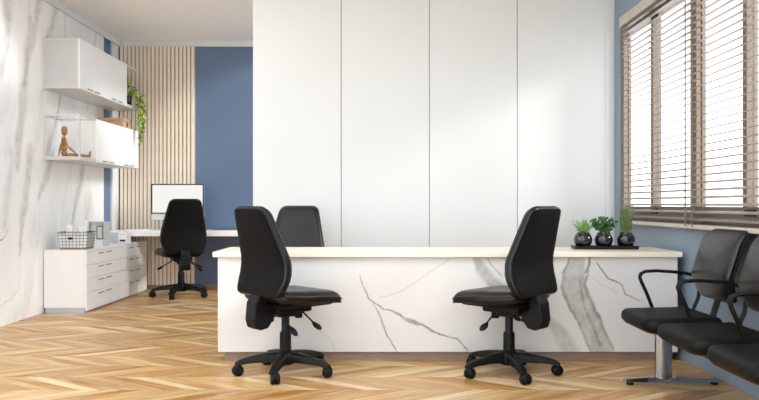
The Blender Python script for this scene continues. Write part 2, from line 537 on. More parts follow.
# partition with four tall panels
XP0 = (253 - CX) * YP / F
pw = struct(box(XP0+.004, XR, YP+.02, YP+.14, 0, ZC).build('wall_center', GAP))
pedges = [XP0, (341.2-CX)*YP/F, (429.4-CX)*YP/F, (517.3-CX)*YP/F, (605-CX)*YP/F]
for a, b in zip(pedges[:-1], pedges[1:]):
    box(a + (.0 if a == XP0 else .0028), b - (.0028 if b < pedges[-1] else 0), YP, YP+.02, .0, ZC).build('wall_panel', WHITE_WALL, pw, bevel=.002, segs=1)
box(pedges[-1] + .001, XR, YP-.012, YP+.02, 0, ZC).build('corner_post', WHITE_WALL, pw, bevel=.003)
box(XP0-.002, XP0+.003, YP+.0205, YP+.14, 0, ZC).build('end_panel', WHITE_WALL, pw)

# ------------------------------------------------------------------ windows
def window(name, y0, y1, z0, z1, mullions, mat_, latch=True):
    """frame in the right wall; mullions = list of (y centre, width)"""
    root = struct(empty(name, (XR+.05, (y0+y1)/2, z0)))
    def pt(nm, mb, mm, par=root, **kw):
        o = mb.build(nm, mm, par, **kw); o.matrix_parent_inverse = Matrix.Translation(root.location).inverted() if par is root else Matrix()
        return o
    xa, xb = XR+.02, XR+.085
    fb = .115
    pt('bottom_rail', box(xa, xb, y0, y1, z0, z0+fb), mat_)
    pt('top_rail', box(xa, xb, y0, y1, z1-.07, z1), mat_)
    pt('stile', box(xa, xb, y1-.05, y1, z0+fb, z1-.07), mat_)
    pt('stile', box(xa, xb, y0, y0+.05, z0+fb, z1-.07), mat_)
    cur = y0 + .05
    for yc, wd in sorted(mullions) + [(None, 0)]:
        ye = (yc - wd/2) if yc else y1 - .05
        pt('pane', box(xa+.035, xa+.041, cur, ye, z0+fb, z1-.07), GLASS)
        if yc:
            pt('mullion', box(xa, xb, yc-wd/2, yc+wd/2, z0+fb, z1-.07), mat_)
            if latch and wd < .08:
                pt('latch', box(xa-.012, xa, yc-.13, yc-.02, z0+.06, z0+.10).box(xa-.02, xa-.012, yc-.12, yc-.05, z0+.07, z0+.09), DARK_METAL)
                pt('latch', box(xa-.012, xa, yc-.13, yc-.02, z1-.10, z1-.06).box(xa-.02, xa-.012, yc-.12, yc-.05, z1-.09, z1-.07), DARK_METAL)
            cur = yc + wd/2
window('window_1', WY0, WY1, WZ0, WZ1, [(5.875,.05), (5.10,.10), (4.38,.05)], FRAMEWOOD)
window('window_2', W2Y0, W2Y1, W2Z0, W2Z1, [(8.2,.06)], FRAMEWOOD, False)  # unseen behind the partition, added to light the back room from the right

def blind(y0, y1, label):
    root = empty('venetian_blind', (XR-.055, (y0+y1)/2, .92), 0, label, 'blind', 'wooden venetian blinds')
    inv = Matrix.Translation(root.location).inverted()
    def pt(nm, o):
        o.parent = root; o.matrix_parent_inverse = inv; return o
    xc = XR - .040
    pt('head_rail', box(xc-.035, XR-.001, y0, y1, 2.585, 2.665).build('head_rail', RAILWOOD, bevel=.003))
    pt('bottom_rail', box(xc-.028, xc+.028, y0, y1, .92, .948).build('bottom_rail', RAILWOOD, bevel=.004))
    L = y1 - y0 - .012
    # slightly crowned slat, 46 mm deep, inner edge tilted down a little
    prof = [(-.025,-.0015),(-.012,.0006),(.0,.0014),(.012,.0006),(.025,-.0015)]
    up = [(x, z+.002) for x, z in prof]; dn = [(x, z-.002) for x, z in reversed(prof)]
    ring = up + dn
    t = radians(15)
    ring = [(x*cos(t) - z*sin(t), x*sin(t) + z*cos(t)) for x, z in ring]
    me = MB().loft([[(x, -L/2, z) for x, z in ring], [(x, L/2, z) for x, z in ring]]).mesh('slat', SLATWOOD)
    z = .985; 
    while z < 2.575:
        o = bpy.data.objects.new('slat', me); COL.objects.link(o)
        o.location = (xc, (y0+y1)/2, z); pt('slat', o); z += .048
    for yy in (y0+.05, y1-.045):
        for xx in (xc-.0305, xc+.029):
            pt('ladder_tape', box(xx, xx+.0015, yy-.011, yy+.011, .935, 2.59).build('ladder_tape', TAPE))
blind(4.965, 6.385, 'brown wooden venetian blind closest to the white partition wall')
blind(3.535, 4.945, 'brown wooden venetian blind above the row of waiting seats')

# ------------------------------------------------------------------ reception desk
DF, DB = 5.165, 5.74
desk = empty('reception_desk', (.46, 5.45, 0), 0, 'long reception desk with white veined marble front and cream top', 'desk')
dinv = Matrix.Translation(desk.location).inverted()
def dpt(nm, mb, mm, **kw):
    o = mb.build(nm, mm, desk, **kw); o.matrix_parent_inverse = dinv; return o
DT = .755
def DK(px, py): return ((px-CX)*DF/F, 0, EYE + (CY-py)*DF/F)
VK = rgb(120,114,108); VS = rgb(176,172,168)
px1 = DF / F
desk_veins = [
    ([DK(359.7,274), DK(362,284), DK(370,298), DK(386,309), DK(402,315)], [.004,.008,.010,.009,.012], 1.0, .85, VK),
    ([DK(402,315), DK(413,320), DK(424,324)], [.010,.026,.010], 1.0, .8, VK),
    ([DK(424,324), DK(440,332.5), DK(455,338), DK(466,350)], [.011,.010,.010,.008], 1.0, .85, VK),
    ([DK(374,303), DK(380,313), DK(386.4,330), DK(396,352)], [.005,.008,.009,.009], 1.0, .85, VK),
    ([DK(379.5,296.8), DK(404,291), DK(423.5,277.5), DK(448,261)], [.008,.010,.010,.012], .55, .9, VS),
    ([DK(310,322), DK(316,330), DK(328,338), DK(334,350)], .009, .55, .9, rgb(190,178,160)),
    ([DK(578.5,256), DK(572,272), DK(573,288), DK(586,315), DK(603,352)], [.045,.08,.09,.085,.075], .9, .35, rgb(168,164,160)),
    ([DK(569,258), DK(562,272), DK(562,288), DK(575,316), DK(592,352)], [.010,.018,.02,.016,.014], .9, .8, rgb(128,124,120)),
    ([DK(588,262), DK(582,285), DK(597,315), DK(613,350)], [.010,.018,.02,.016], .9, .8, rgb(132,128,124)),
    ([DK(577,280), DK(584,305), DK(600,345)], [.02,.012,.02], .8, .8, rgb(140,136,132)),
    
    ([DK(590,255), DK(587,262), DK(583,272)], .010, 1.0, .8, rgb(96,92,88)),
    ([DK(595,263), DK(606,277.5), DK(620,284.4), DK(623,292.7), DK(638,300)], [.009,.010,.011,.008,.006], .95, .85, rgb(110,105,100)),
    ([DK(583,272), DK(600,283), DK(615,292)], .008, .5, .9, VS),
    ([DK(545,318), DK(560,335), DK(572,352)], [.045,.08,.08], .75, .7, rgb(168,164,160)),
    ([DK(475,255), DK(481,270), DK(492,284), DK(520,300)], [.035,.055,.055,.04], .9, .7, rgb(158,154,150)),
    ([DK(486,255), DK(491,266), DK(500,276)], .010, .8, .8, rgb(150,145,140)),
    ([DK(640,300), DK(655,318), DK(668,345)], [.02,.03,.03], .25, .9, VS),
]
MARBLE_D = marble('white_marble_desk_front', desk_veins, rgb(224,222,219), 1, None, .3, (.04, .012))
# marble coordinates follow the room: mesh data stays in room coordinates
def dmar(nm, mb, mm, **kw):
    o = mb.build(nm, mm, None, **kw); o.parent = desk; o.matrix_parent_inverse = dinv; return o
dmar('front_panel', box(-1.117, 2.05, DF, DF+.03, .064, DT-.036), MARBLE_D, bevel=.002, segs=1)
dpt('side_panel', box(-1.117, -1.087, DF+.0305, DB-.03, .064, DT-.036), WHITE, bevel=.002, segs=1)
dpt('side_panel', box(2.02, 2.05, DF+.0305, DB-.03, .064, DT-.036), DARK_METAL, bevel=.002, segs=1)
dpt('countertop', box(-1.147, 2.072, DF-.03, DB, DT-.036, DT), TOPMAT, bevel=.003)
dpt('toe_kick', box(-1.08, 2.02, DF+.05, DF+.07, 0, .064).box(-1.08,-1.06,DF+.07,DB-.08,0,.064).box(2.0,2.02,DF+.07,DB-.08,0,.064), TOE)
dpt('back_rail', box(-1.087, 2.02, DB-.09, DB-.07, .55, DT-.036), WHITE)

# ------------------------------------------------------------------ task chairs
BACK_OUT = round_poly([(-.215,.0),(.215,.0),(.247,.10),(.236,.22),(.160,.55),(-.160,.55),(-.236,.22),(-.247,.10)],
                      [.075,.075,.2,.4,.07,.07,.4,.2], 6)
def make_task_chair():
    r = empty('task_chair')
    # seat, facing +Y
    so = round_poly([(-.215,-.215),(.215,-.215),(.255,.02),(.245,.275),(-.245,.275),(-.255,.02)], [.09,.09,.3,.075,.075,.3], 7)
    def fs(u, v, h):
        dip = -.010*max(0, 1-(u/.24)**2)*max(0, 1-(v/.26)**2)*(1 if h > .03 else 0)
        front = -1.3*max(0, v-.10)**2*(1.0 if h > .02 else .45)
        side = -.25*(abs(u)/.24)**4*.03
        rear = .10*max(0, -v-.06)
        return (u, v+.02, .458 + h + dip + front + side + rear)
    seat = pillow(so, [(.05,0),(.012,.008),(.0,.026),(.0,.052),(.008,.070),(.028,.084),(.06,.090)], fs)
    so_ = seat.build('seat', BLACK_LEATHER, r, smooth=True, angle=70)
    ring = []
    for p in offset_poly(so, -.001): ring.append(fs(p[0], p[1], .056))
    MB().tube(ring + ring[:1], .0045, 6, cap=False).build('piping', BLACK_LEATHER, so_, smooth=True)
    # seat pan below
    sp = offset_poly(so, .035)
    MB().loft([[ (p[0]*.9, p[1]*.9+.02, .440) for p in sp], [(p[0], p[1]+.02, .462) for p in sp]]).build('seat_pan', BLACK_PLASTIC, r)
    # backrest: curved shield, front towards +Y
    tilt = radians(8)
    def fb(u, v, h):
        y = -.205 - h + .55*(u*u) - .05*sin((v)/.545*pi)*-1 - .035
        lumbar = .022*math.exp(-((v-.17)/.12)**2)
        y += lumbar
        z = .515 + v
        return (u, y - math.tan(tilt)*v*.6, z)
    prof = [(.055,-.052),(.025,-.048),(.006,-.034),(.0,-.014),(.0,.006),(.006,.014),(.03,.020),(.07,.022)]
    back = pillow(BACK_OUT, prof, fb)
    bo = back.build('backrest', BLACK_LEATHER, r, smooth=True, angle=70)
    ring = [fb(p[0], p[1], -.012) for p in offset_poly(BACK_OUT, -.001)]
    MB().tube(ring + ring[:1], .0045, 6, cap=False).build('piping', BLACK_LEATHER, bo, smooth=True)
    # fabric back cover
    inn = offset_poly(BACK_OUT, .012)
    shell = pillow(inn, [(.02,.012),(.006,.018),(.0,.0225),(.012,.0265),(.05,.029)], fb)
    shell.build('back_cover', BLACK_FABRIC, r, smooth=True, angle=70)
    # back stem cover: thick bracket behind the seat
    prof2 = [(-.235,.57),(-.250,.53),(-.283,.475),(-.294,.37),(-.280,.322),(-.240,.305),(-.19,.312),(-.165,.34),(-.165,.385),(-.195,.42),(-.205,.47),(-.215,.53),(-.222,.58)]
    MB().loft([[(-.052, y+.02, z) for y, z in prof2],[(.052, y+.02, z) for y, z in prof2]]).build('back_bracket', BLACK_PLASTIC, r, bevel=.010)
    # mechanism
    mech = MB().box(-.10,.10,-.13,.14,.395,.446).box(-.05,.05,-.235,-.12,.345,.425).box(-.05,.05,-.07,.07,.365,.40)
    mech.build('tilt_mechanism', BLACK_PLASTIC, r, bevel=.012)
    MB().lathe([(.0,0),(.022,0),(.026,.008),(.026,.05),(.02,.06)], 14, (.0,.105,.345)).build('tension_knob', BLACK_PLASTIC, r, smooth=True)
    # levers
    for sx, yy, zz in ((1, .07, .41), (-1, .05, .41), (1, -.09, .405)):
        L = .13 if yy > 0 else .10
        a = Vector((sx*.06, yy, zz)); b = a + Vector((sx*L, .01*sx, -.075 if yy > 0 else -.085))
        lv = MB().tube([a, a.lerp(b,.6), b], .0055, 8)
        d = (b-a).normalized()
        lv.tube([b-d*.012, b+d*.005, b+d*.03, b+d*.058, b+d*.072], [.007,.019,.027,.021,.005], 10, flat=(1,.45))
        lv.build('lever', BLACK_PLASTIC, r, smooth=True)
    # gas column
    MB().lathe([(.037,.09),(.037,.25),(.034,.265),(.030,.265),(.030,.27)], 20).build('column_sleeve', BLACK_PLASTIC, r, smooth=True)
    MB().lathe([(.026,.26),(.026,.40)], 16).build('gas_column', DARK_METAL, r, smooth=True)
    MB().lathe([(.0,.062),(.052,.062),(.066,.075),(.066,.125),(.054,.142),(.038,.150)], 22).build('base_hub', BLACK_PLASTIC, r, smooth=True)
    # legs with casters
    for k in range(5):
        a = radians(72*k)
        R = Matrix.Rotation(a, 4, 'Z')
        m_ = MB()
        rings = []
        for rr, hw, zt, zb in ((.03,.036,.140,.070),(.10,.033,.136,.080),(.18,.029,.125,.080),(.25,.026,.110,.074),(.29,.025,.098,.066),(.318,.022,.080,.060)):
            rings.append([(rr,-hw,zb),(rr,hw,zb),(rr,hw*.95,zt-.014),(rr,hw*.6,zt),(rr,-hw*.6,zt),(rr,-hw*.95,zt-.014)])
        m_.loft(rings)
        leg = m_.xform(R).build('leg', BLACK_PLASTIC, r, smooth=True, angle=50)
        c = MB()
        cc = Vector((.300, .012, .033))
        for s in (-1, 1):
            st = len(c.v)
            c.lathe([(.012,-.012),(.028,-.012),(.033,-.006),(.033,.006),(.028,.012),(.010,.013)], 16)
            c.xform(Matrix.Translation(cc) @ Matrix.Rotation(radians(25), 4, 'Z') @ Matrix.Rotation(pi/2, 4, 'X') @ Matrix.Translation((0,0,s*.0145)), st)
        st = len(c.v)
        c.ball((0,0,0), .032, .022, .029, 12, 8)
        c.xform(Matrix.Translation(cc + Vector((0,0,.012))) @ Matrix.Rotation(radians(25),4,'Z'), st)
        c.tube([(.300,.006,.040),(.300,.006,.072)], .010, 10)
        c.xform(R)
        c.build('caster', BLACK_PLASTIC, leg, smooth=True, angle=50)
    return r
proto = make_task_chair()
def place_chair(o, x, y, facing_deg, base_deg, label):
    o.location = (x, y, 0)
    rz = radians(facing_deg - 90)
    o.rotation_euler = (0, 0, rz)
    o['label'] = label; o['category'] = 'chair'; o['group'] = 'black swivel task chairs'
    for c in o.children:
        if c.name.split('.')[0] in ('leg', 'base_hub'):
            c.rotation_euler = (0, 0, radians(base_deg) - rz)
spots = [(-.605, 4.80, 44, 263, 'black swivel chair at the reception desk front, away from the potted plants'),
         (.824, 4.79, 136, 277, 'black swivel chair at the desk front near the three potted plants'),
         (-2.33, 8.79, 115, 264, 'black swivel chair pulled up to the wall desk with the monitor'),
         (-.725, 6.16, 262, 270, 'black swivel chair behind the reception desk, in front of white panels')]
for i, sp_ in enumerate(spots):
    ch_ = proto if i == 0 else copy_tree(proto)
    place_chair(ch_, *sp_)
    if i == 2: ch_.scale = (1.07,)*3

# ------------------------------------------------------------------ beam seating
bench = empty('beam_seating', (1.72, 3.7, 0), 0, 'row of black padded waiting seats on a chrome beam base by blue wall', 'waiting seats')
binv = Matrix.Translation(bench.location).inverted()
def bpt(nm, mb, mm, par=bench, **kw):
    o = mb.build(nm, mm, par, **kw)
    if par is bench: o.matrix_parent_inverse = binv
    return o
SY = [4.36, 3.76, 3.16]; SEATZ = .45
for yc in SY:
    so = round_poly([(1.462,-.268),(1.89,-.25),(1.89,.25),(1.462,.268)], [.10,.04,.04,.10], 8)
    def fs(u, v, h, yc=yc):
        front = -.35*max(0, 1.6-u)**2*.6
        return (u, yc + v, .388 + h + front*(1 if h > .02 else .4) + .03*max(0, u-1.6))
    s = pillow(so, [(.06,-.020),(.018,-.014),(.003,.002),(.0,.024),(.004,.044),(.018,.058),(.05,.063)], fs)
    bpt('seat', s, BLACK_SEAT, smooth=True, angle=70)
    pan = pillow(so, [(.10,-.030),(.05,-.028),(.022,-.020),(.03,-.015)], fs)
    bpt('seat_pan', pan, FRAMEWOOD if False else BRONZE, smooth=True)  # bronze tone paints the floor's reflection on the seat underside
    bo = round_poly([(-.21,0),(.21,0),(.245,.12),(.235,.41),(-.235,.41),(-.245,.12)], [.07,.07,.2,.07,.07,.2], 7)
    def fb2(u, v, h, yc=yc):
        t = v/.41
        x = 1.905 + (.125*((t-.4)/.6)**2 if t > .4 else .05*((.4-t)/.4)**2) + h + .25*u*u
        return (x, yc + u, .525 + v)
    b = pillow(bo, [(.03,-.018),(.008,-.014),(.0,-.006),(.0,.004),(.006,.012),(.03,.016)], fb2)
    bk = bpt('backrest', b, BROWN_LEATHER, smooth=True, angle=70)
    sh = pillow(offset_poly(bo, .004), [(.004,.012),(.0,.018),(.0,.026),(.012,.032),(.04,.034)], fb2)
    bpt('back_shell', sh, BLACK_PLASTIC, smooth=True, angle=70)
    # back bracket linking seat and backrest
    for dy in (0,):
        bpt('bracket', MB().tube([(1.75,yc+dy,.365),(1.86,yc+dy,.375),(1.935,yc+dy,.43),(1.962,yc+dy,.52),(1.972,yc+dy,.64)], .020, 8, flat=(1.8,.6)), BLACK_PLASTIC, smooth=True)
    bpt('seat_support', box(1.60,1.80,yc-.05,yc+.05,.345,.372), BLACK_PLASTIC, bevel=.004)
for ya in (4.655, 4.06, 3.46, 2.86):
    pts = [(1.71,ya,.365),(1.69,ya,.44),(1.655,ya,.53),(1.622,ya,.60),(1.612,ya,.630),(1.620,ya,.652),(1.648,ya,.665),(1.72,ya,.669),(1.82,ya,.662),(1.90,ya,.655),(1.965,ya,.63)]
    m_ = MB().tube(pts, .0125, 10, flat=(1.7,.8))
    m_.tube([(1.965,ya,.632),(1.985,ya,.60),(1.975,ya,.50),(1.93,ya,.40),(1.86,ya,.362),(1.74,ya,.355)], .0125, 8, flat=(1.4,.8))
    bpt('armrest', m_, BLACK_PLASTIC, smooth=True, angle=60)
bpt('beam', box(1.665,1.745,2.80,4.72,.295,.345), BLACK_PLASTIC, bevel=.004)
for yl in (4.50, 3.10):
    col_ = MB().loft([[(1.700+.052*cos(2*pi*j/24), yl+.032*sin(2*pi*j/24), z) for j in range(24)] for z in (.04,.30)])
    lg = bpt('leg', col_, CHROME, smooth=True, angle=50)
    ft = MB().loft([[(x, yl-hw, z0), (x, yl+hw, z0), (x, yl+hw*.7, z1), (x, yl-hw*.7, z1)] for x, hw, z0, z1 in ((1.465,.024,.018,.034),(1.60,.03,.018,.046),(1.75,.03,.018,.046),(2.04,.024,.018,.034))])
    bpt('foot_bar', ft, CHROME, bevel=.003)
    for xx in (1.50, 2.005): bpt('glide', MB().lathe([(.02,0),(.022,.004),(.022,.018)], 12, (xx, yl, 0)), BLACK_PLASTIC)

# ------------------------------------------------------------------ low drawer cabinet on the left
CXF = -2.916; CY0, CY1 = 7.46, 9.38; CT = .627
cab = empty('drawer_cabinet', (-3.13, 8.42, 0), 0, 'low white drawer cabinet with bronze handles along marble wall', 'cabinet')
cinv = Matrix.Translation(cab.location).inverted()
def cpt(nm, mb, mm, **kw):
    o = mb.build(nm, mm, cab, **kw); o.matrix_parent_inverse = cinv; return o
cpt('body', box(XL+.006, CXF-.02, CY0, CY1, .05, CT-.018), WHITE, bevel=.002, segs=1)
cpt('top', box(XL+.006, CXF, CY0, CY1, CT-.018, CT), WHITE, bevel=.002, segs=1)
cpt('plinth', box(XL+.02, CXF-.03, CY0+.005, CY1-.01, 0, .05), PLINTH)
rows = [(.02,.195),(.199,.334),(.338,.470),(.474,.606)]
cols = [(CY0, 8.42), (8.424, CY1)]
hm = box(.008, .014, -.065, .065, -.004, .004).box(0, .008, -.055,-.048, -.003,.003).box(0, .008, .048,.055, -.003,.003).mesh('handle', BRONZE)
for y0, y1 in cols:
    for z0, z1 in rows:
        d = cpt('drawer', box(CXF-.02, CXF, y0+.0015, y1-.0015, z0, z1), WHITE, bevel=.0015, segs=1)
        for yy in (-.11, .11):
            h = bpy.data.objects.new('handle', hm); COL.objects.link(h); h.parent = d
            h.location = (CXF, (y0+y1)/2 + yy, z1 - .028)

# ------------------------------------------------------------------ wall shelves
SX0, SX1 = XL+.001, -2.985
def shelf_unit(zb, zt, closed, label, pulls):
    root = empty('wall_shelf_cabinet', ((SX0+SX1)/2, 8.365, zb), 0, label, 'wall cabinet', 'white wall cabinets on marble wall')
    inv = Matrix.Translation(root.location).inverted()
    def pt(nm, mb, mm, **kw):
        o = mb.build(nm, mm, root, **kw); o.matrix_parent_inverse = inv; return o
    ya, yb = 7.46, 9.27
    c0, c1 = closed
    t = .022
    pt('bottom_panel', box(SX0, SX1-.0205, ya, yb, zb, zb+.035), FRAMEW, bevel=.002, segs=1)
    oa, ob = (ya, c0) if c0 > ya + .1 else (c1, yb)
    pt('bottom_edge', box(SX1-.020, SX1, oa, ob, zb, zb+.035), FRAMEW)
    # closed compartment
    pt('top_panel', box(SX0, SX1-.02, c0, c1, zt-t, zt), FRAMEW, bevel=.001, segs=1)
    pt('end_panel', box(SX0, SX1-.02, c0, c0+t, zb+.035, zt-t), GREY if c0 < 7.6 else WHITE)
    pt('end_panel', box(SX0, SX1-.02, c1-t, c1, zb+.035, zt-t), GREY)
    pt('back_panel', box(SX0, SX0+.008, c0+t, c1-t, zb+.035, zt-t), WHITE)
    mid = (c0+c1)/2
    for y0, y1 in ((c0, mid), (mid, c1)):
        d = pt('door', box(SX1-.0195, SX1, y0+.0015, y1-.0015, zb+.002, zt-.002), WHITE, bevel=.0015, segs=1)
        for yy in (-.10, .10):
            h = bpy.data.objects.new('handle', hm); COL.objects.link(h); h.parent = d
            h.location = (SX1, (y0+y1)/2 + yy, zb + .022) if pulls else (SX1, (y0+y1)/2+yy, zb+.02)
    # open end: slim bar frame
    o0, o1 = (ya, c0) if c0 > ya + .1 else (c1, yb)
    b = .016
    e = o0 if c0 > ya + .1 else o1 - b
    for x in (SX0, SX1-b):
        pt('post', box(x, x+b, e, e+b, zb+.035, zt), FRAMEW)
        pt('rail', box(x, x+b, o0 + (b if e == o0 else 0), o1 - (0 if e == o0 else b), zt-b, zt), FRAMEW)
    pt('rail', box(SX0+b, SX1-b, e, e+b, zt-b, zt), FRAMEW)
    if closed[0] < 7.6:
        # framed edge around the closed end facing the room
        for bx in ((SX0, SX0+.018, zb+.035, zt), (SX1-.038, SX1-.02, zb+.035, zt)):
            pt('edge_strip', box(bx[0], bx[1], ya-.006, ya, bx[2], bx[3]), FRAMEW)
        pt('edge_strip', box(SX0+.018, SX1-.038, ya-.006, ya, zt-.02, zt), FRAMEW)
    return root
UZ0, UZ1, LZ0, LZ1 = 2.235, 2.735, 1.525, 1.982
shelf_unit(UZ0, UZ1, (7.46, 8.85), 'upper white wall cabinet with open end bay holding trailing plant', True)
shelf_unit(LZ0, LZ1, (7.88, 9.27), 'lower white wall cabinet with open bay holding wooden mannequin', False)

# cardboard box on the lower cabinet
cb = empty('tan_box', (-3.165, 8.93, LZ1+.0005), radians(-3), 'tan lidded box lying on the lower wall cabinet', 'box')
box(-.155,.155,-.115,.115,0,.085).build('body', CARD, cb, bevel=.003)
box(-.16,.16,-.12,.12,.086,.118).build('lid', CARD, cb, bevel=.003)
box(.1605,.162,-.02,.02,.02,.07).build('label_plate', FRAME_DK, cb)

# ------------------------------------------------------------------ wooden mannequin
mz = LZ0 + .0355
man = empty('wooden_mannequin', (-3.20, 7.60, mz), radians(24), 'honey brown wooden artist mannequin sitting with legs stretched out', 'mannequin')
def mp(nm, mb): return mb.build(nm, MANNEQUIN, man, smooth=True, angle=60)
# local +X is where the legs point
mp('pelvis', MB().ball((0,0,.036), .030, .040, .034))
mp('abdomen', MB().lathe([(.014,.060),(.026,.068),(.030,.085),(.026,.104),(.012,.110)], 16, (-.002,0,0)))
mp('chest', MB().loft([[(-.004+a*.7*cos(2*pi*j/18)+ox, a*bw*sin(2*pi*j/18), z) for j in range(18)] for a, bw, z, ox in
                       ((.016,1,.106,0),(.030,1.05,.116,0),(.036,1.2,.145,.002),(.036,1.35,.175,.002),(.028,1.4,.196,0),(.010,1.2,.204,0))]))
mp('neck', MB().lathe([(.010,.203),(.009,.224)], 10, (.0,0,0)))
mp('head', MB().lathe([(.010,.218),(.021,.226),(.029,.250),(.031,.276),(.025,.300),(.011,.313)], 16, (.002,0,0)))
for s in (-1, 1):
    sh = Vector((0, s*.052, .186))
    mp('shoulder', MB().ball(sh, .014))
    el = Vector((.030 if s < 0 else -.035, s*.066, .105)); ha = Vector((.105, s*.05, .040)) if s < 0 else Vector((-.048, s*.06, .030))
    mp('upper_arm', MB().tube([sh, sh.lerp(el,.4), el], [.009,.013,.009], 10))
    mp('elbow', MB().ball(el, .0095))
    mp('forearm', MB().tube([el, el.lerp(ha,.4), ha], [.008,.011,.007], 10))
    tip = ha + Vector((.028,0,-.018)) if s < 0 else ha + Vector((-.012,0,-.022))
    mp('hand', MB().tube([ha, ha.lerp(tip,.5), tip], [.006,.010,.005], 8, flat=(1,.6)))
    hip = Vector((.022, s*.026, .022)); kn = Vector((.125, s*.032, .022)); an = Vector((.232, s*.034, .016))
    mp('thigh', MB().tube([hip, hip.lerp(kn,.35), kn], [.014,.018,.011], 12))
    mp('knee', MB().ball(kn, .0125))
    mp('shin', MB().tube([kn, kn.lerp(an,.35), an], [.011,.0145,.008], 12))
    mp('foot', MB().tube([an+Vector((.006,0,-.014)), an+Vector((.008,0,.004)), an+Vector((.012,0,.035)), an+Vector((.016,0,.052))], [.008,.013,.012,.005], 10, flat=(1,.75)))

# ------------------------------------------------------------------ foliage helpers
def leaf(mb, p, d, L, W, up=None, fold=.25):
    d = Vector(d).normalized(); up = Vector(up) if up is not None else Vector((0,0,1))
    s = d.cross(up)
    if s.length < .01: s = d.cross(Vector((1,0,0)))
    s.normalize(); n = s.cross(d).normalized()
    p = Vector(p)
    a = p; b = p + d*L
    c1 = p + d*L*.42 + s*W/2 + n*W*fold; c2 = p + d*L*.42 - s*W/2 + n*W*fold
    m0 = p + d*L*.42
    e1 = p + d*L*.78 + s*W*.3 + n*W*fold*.5; e2 = p + d*L*.78 - s*W*.3 + n*W*fold*.5; m1 = p + d*L*.78
    mb.add([a, c1, m0, c2, e1, m1, e2, b], [(0,1,2),(0,2,3),(1,4,5,2),(2,5,6,3),(4,7,5),(5,7,6)])
def rv():
    while True:
        v = Vector((random.uniform(-1,1), random.uniform(-1,1), random.uniform(-1,1)))
        if .05 < v.length < 1: return v.normalized()

# trailing plant in the open bay of the upper cabinet
tp = empty('trailing_plant', (-3.06, 9.05, UZ0+.0355), 0, 'trailing green vine in small black pot on upper wall cabinet', 'plant')
MB().lathe([(.0,0),(.052,0),(.06,.01),(.068,.10),(.071,.115),(.064,.115),(.060,.10),(.0,.098)], 22, cap=False).build('pot', POT, tp, smooth=True)
MB().lathe([(.0,.095),(.06,.095)], 18, cap=False).build('soil', SOIL, tp)
fol = MB(); stems = MB()
for k in range(70):
    v = rv(); v.z = abs(v.z)
    p = Vector((0,0,.115)) + Vector((v.x*.085, v.y*.09, v.z*.17))
    leaf(fol, p, v + Vector((.3,0,.1)), random.uniform(.035,.055), random.uniform(.028,.04), rv())
for k in range(11):
    y = random.uniform(-.06,.09); out = random.uniform(.10,.20); drop = [.62,.56,.50,.44,.36,.30,.24,.18,.14,.40,.48][k]
    pts = [Vector((.02, y*.4, .11)), Vector((.06, y*.7, .17)), Vector((out*.8, y, .13)), Vector((out, y*1.1, 0.02))]
    z = .02
    while z > -drop + .15:
        z -= .05
        pts.append(Vector((out + random.uniform(-.015,.015), y*1.1*max(.3,1-(-z)/.6) + random.uniform(-.018,.018) + .02*(-z), z)))
    stems.tube(pts, .0025, 5)
    for i in range(len(pts)-1):
        for q in range(3):
            p = pts[i].lerp(pts[i+1], random.random())
            v = rv(); v.z -= .6; v.x += .3
            leaf(fol, p, v, random.uniform(.035,.055), random.uniform(.028,.042), rv())
stems.build('stems', STEM, tp)
tag(fol.build('foliage', LEAF_VINE, tp), kind='stuff')

# ------------------------------------------------------------------ things on the drawer cabinet
def on_cab(px, d): return (px - CX) * d / F
# wire basket
BX, BY = -3.09, 7.645
bk = empty('wire_basket', (BX, BY, CT+.0005), radians(4), 'square wire basket with wooden base and black tag on white cabinet', 'basket')
W_, D_, H_ = .145, .13, .175
def brect(s, z): return [(-W_*s,-D_*s,z),(W_*s,-D_*s,z),(W_*s,D_*s,z),(-W_*s,D_*s,z),(-W_*s,-D_*s,z)]
wires = MB()
for i in range(6):
    z = .015 + (H_-.015)*i/5; s = .9 + .1*i/5
    wires.tube(brect(s, z), .0022 if i < 5 else .0035, 5)
for i in range(9):
    t = -1 + 2*i/8
    for sgn in (-1, 1):
        wires.tube([(t*W_*.9, sgn*D_*.9, .015), (t*W_, sgn*D_, H_)], .002, 5)
        wires.tube([(sgn*W_*.9, t*D_*.9, .015), (sgn*W_, t*D_, H_)], .002, 5)
tag(wires.build('wire_mesh', WIRE, bk), kind='stuff')
lin_ = MB()
for sx_ in (-1, 1):
    lin_.loft([[(sx_*W_*.87,-D_*.87,.02),(sx_*W_*.87,D_*.87,.02),(sx_*W_*.85,D_*.87,.02),(sx_*W_*.85,-D_*.87,.02)],[(sx_*W_*.96,-D_*.96,.15),(sx_*W_*.96,D_*.96,.15),(sx_*W_*.94,D_*.96,.15),(sx_*W_*.94,-D_*.96,.15)]])
    lin_.loft([[(-W_*.85,sx_*D_*.87,.02),(W_*.85,sx_*D_*.87,.02),(W_*.85,sx_*D_*.85,.02),(-W_*.85,sx_*D_*.85,.02)],[(-W_*.94,sx_*D_*.96,.15),(W_*.94,sx_*D_*.96,.15),(W_*.94,sx_*D_*.94,.15),(-W_*.94,sx_*D_*.94,.15)]])
lin_.build('paper_liner', PAPER, bk)
box(-W_*.92, W_*.92, -D_*.92, D_*.92, 0, .014).build('wooden_base', SKIRTWOOD, bk, bevel=.002)
MB().loft([[( -.02+.028*cos(2*pi*j/16), -D_-.002-th, .112+.012*sin(2*pi*j/16)) for j in range(16)] for th in (0,.004)]).build('tag', DARK_METAL, bk)
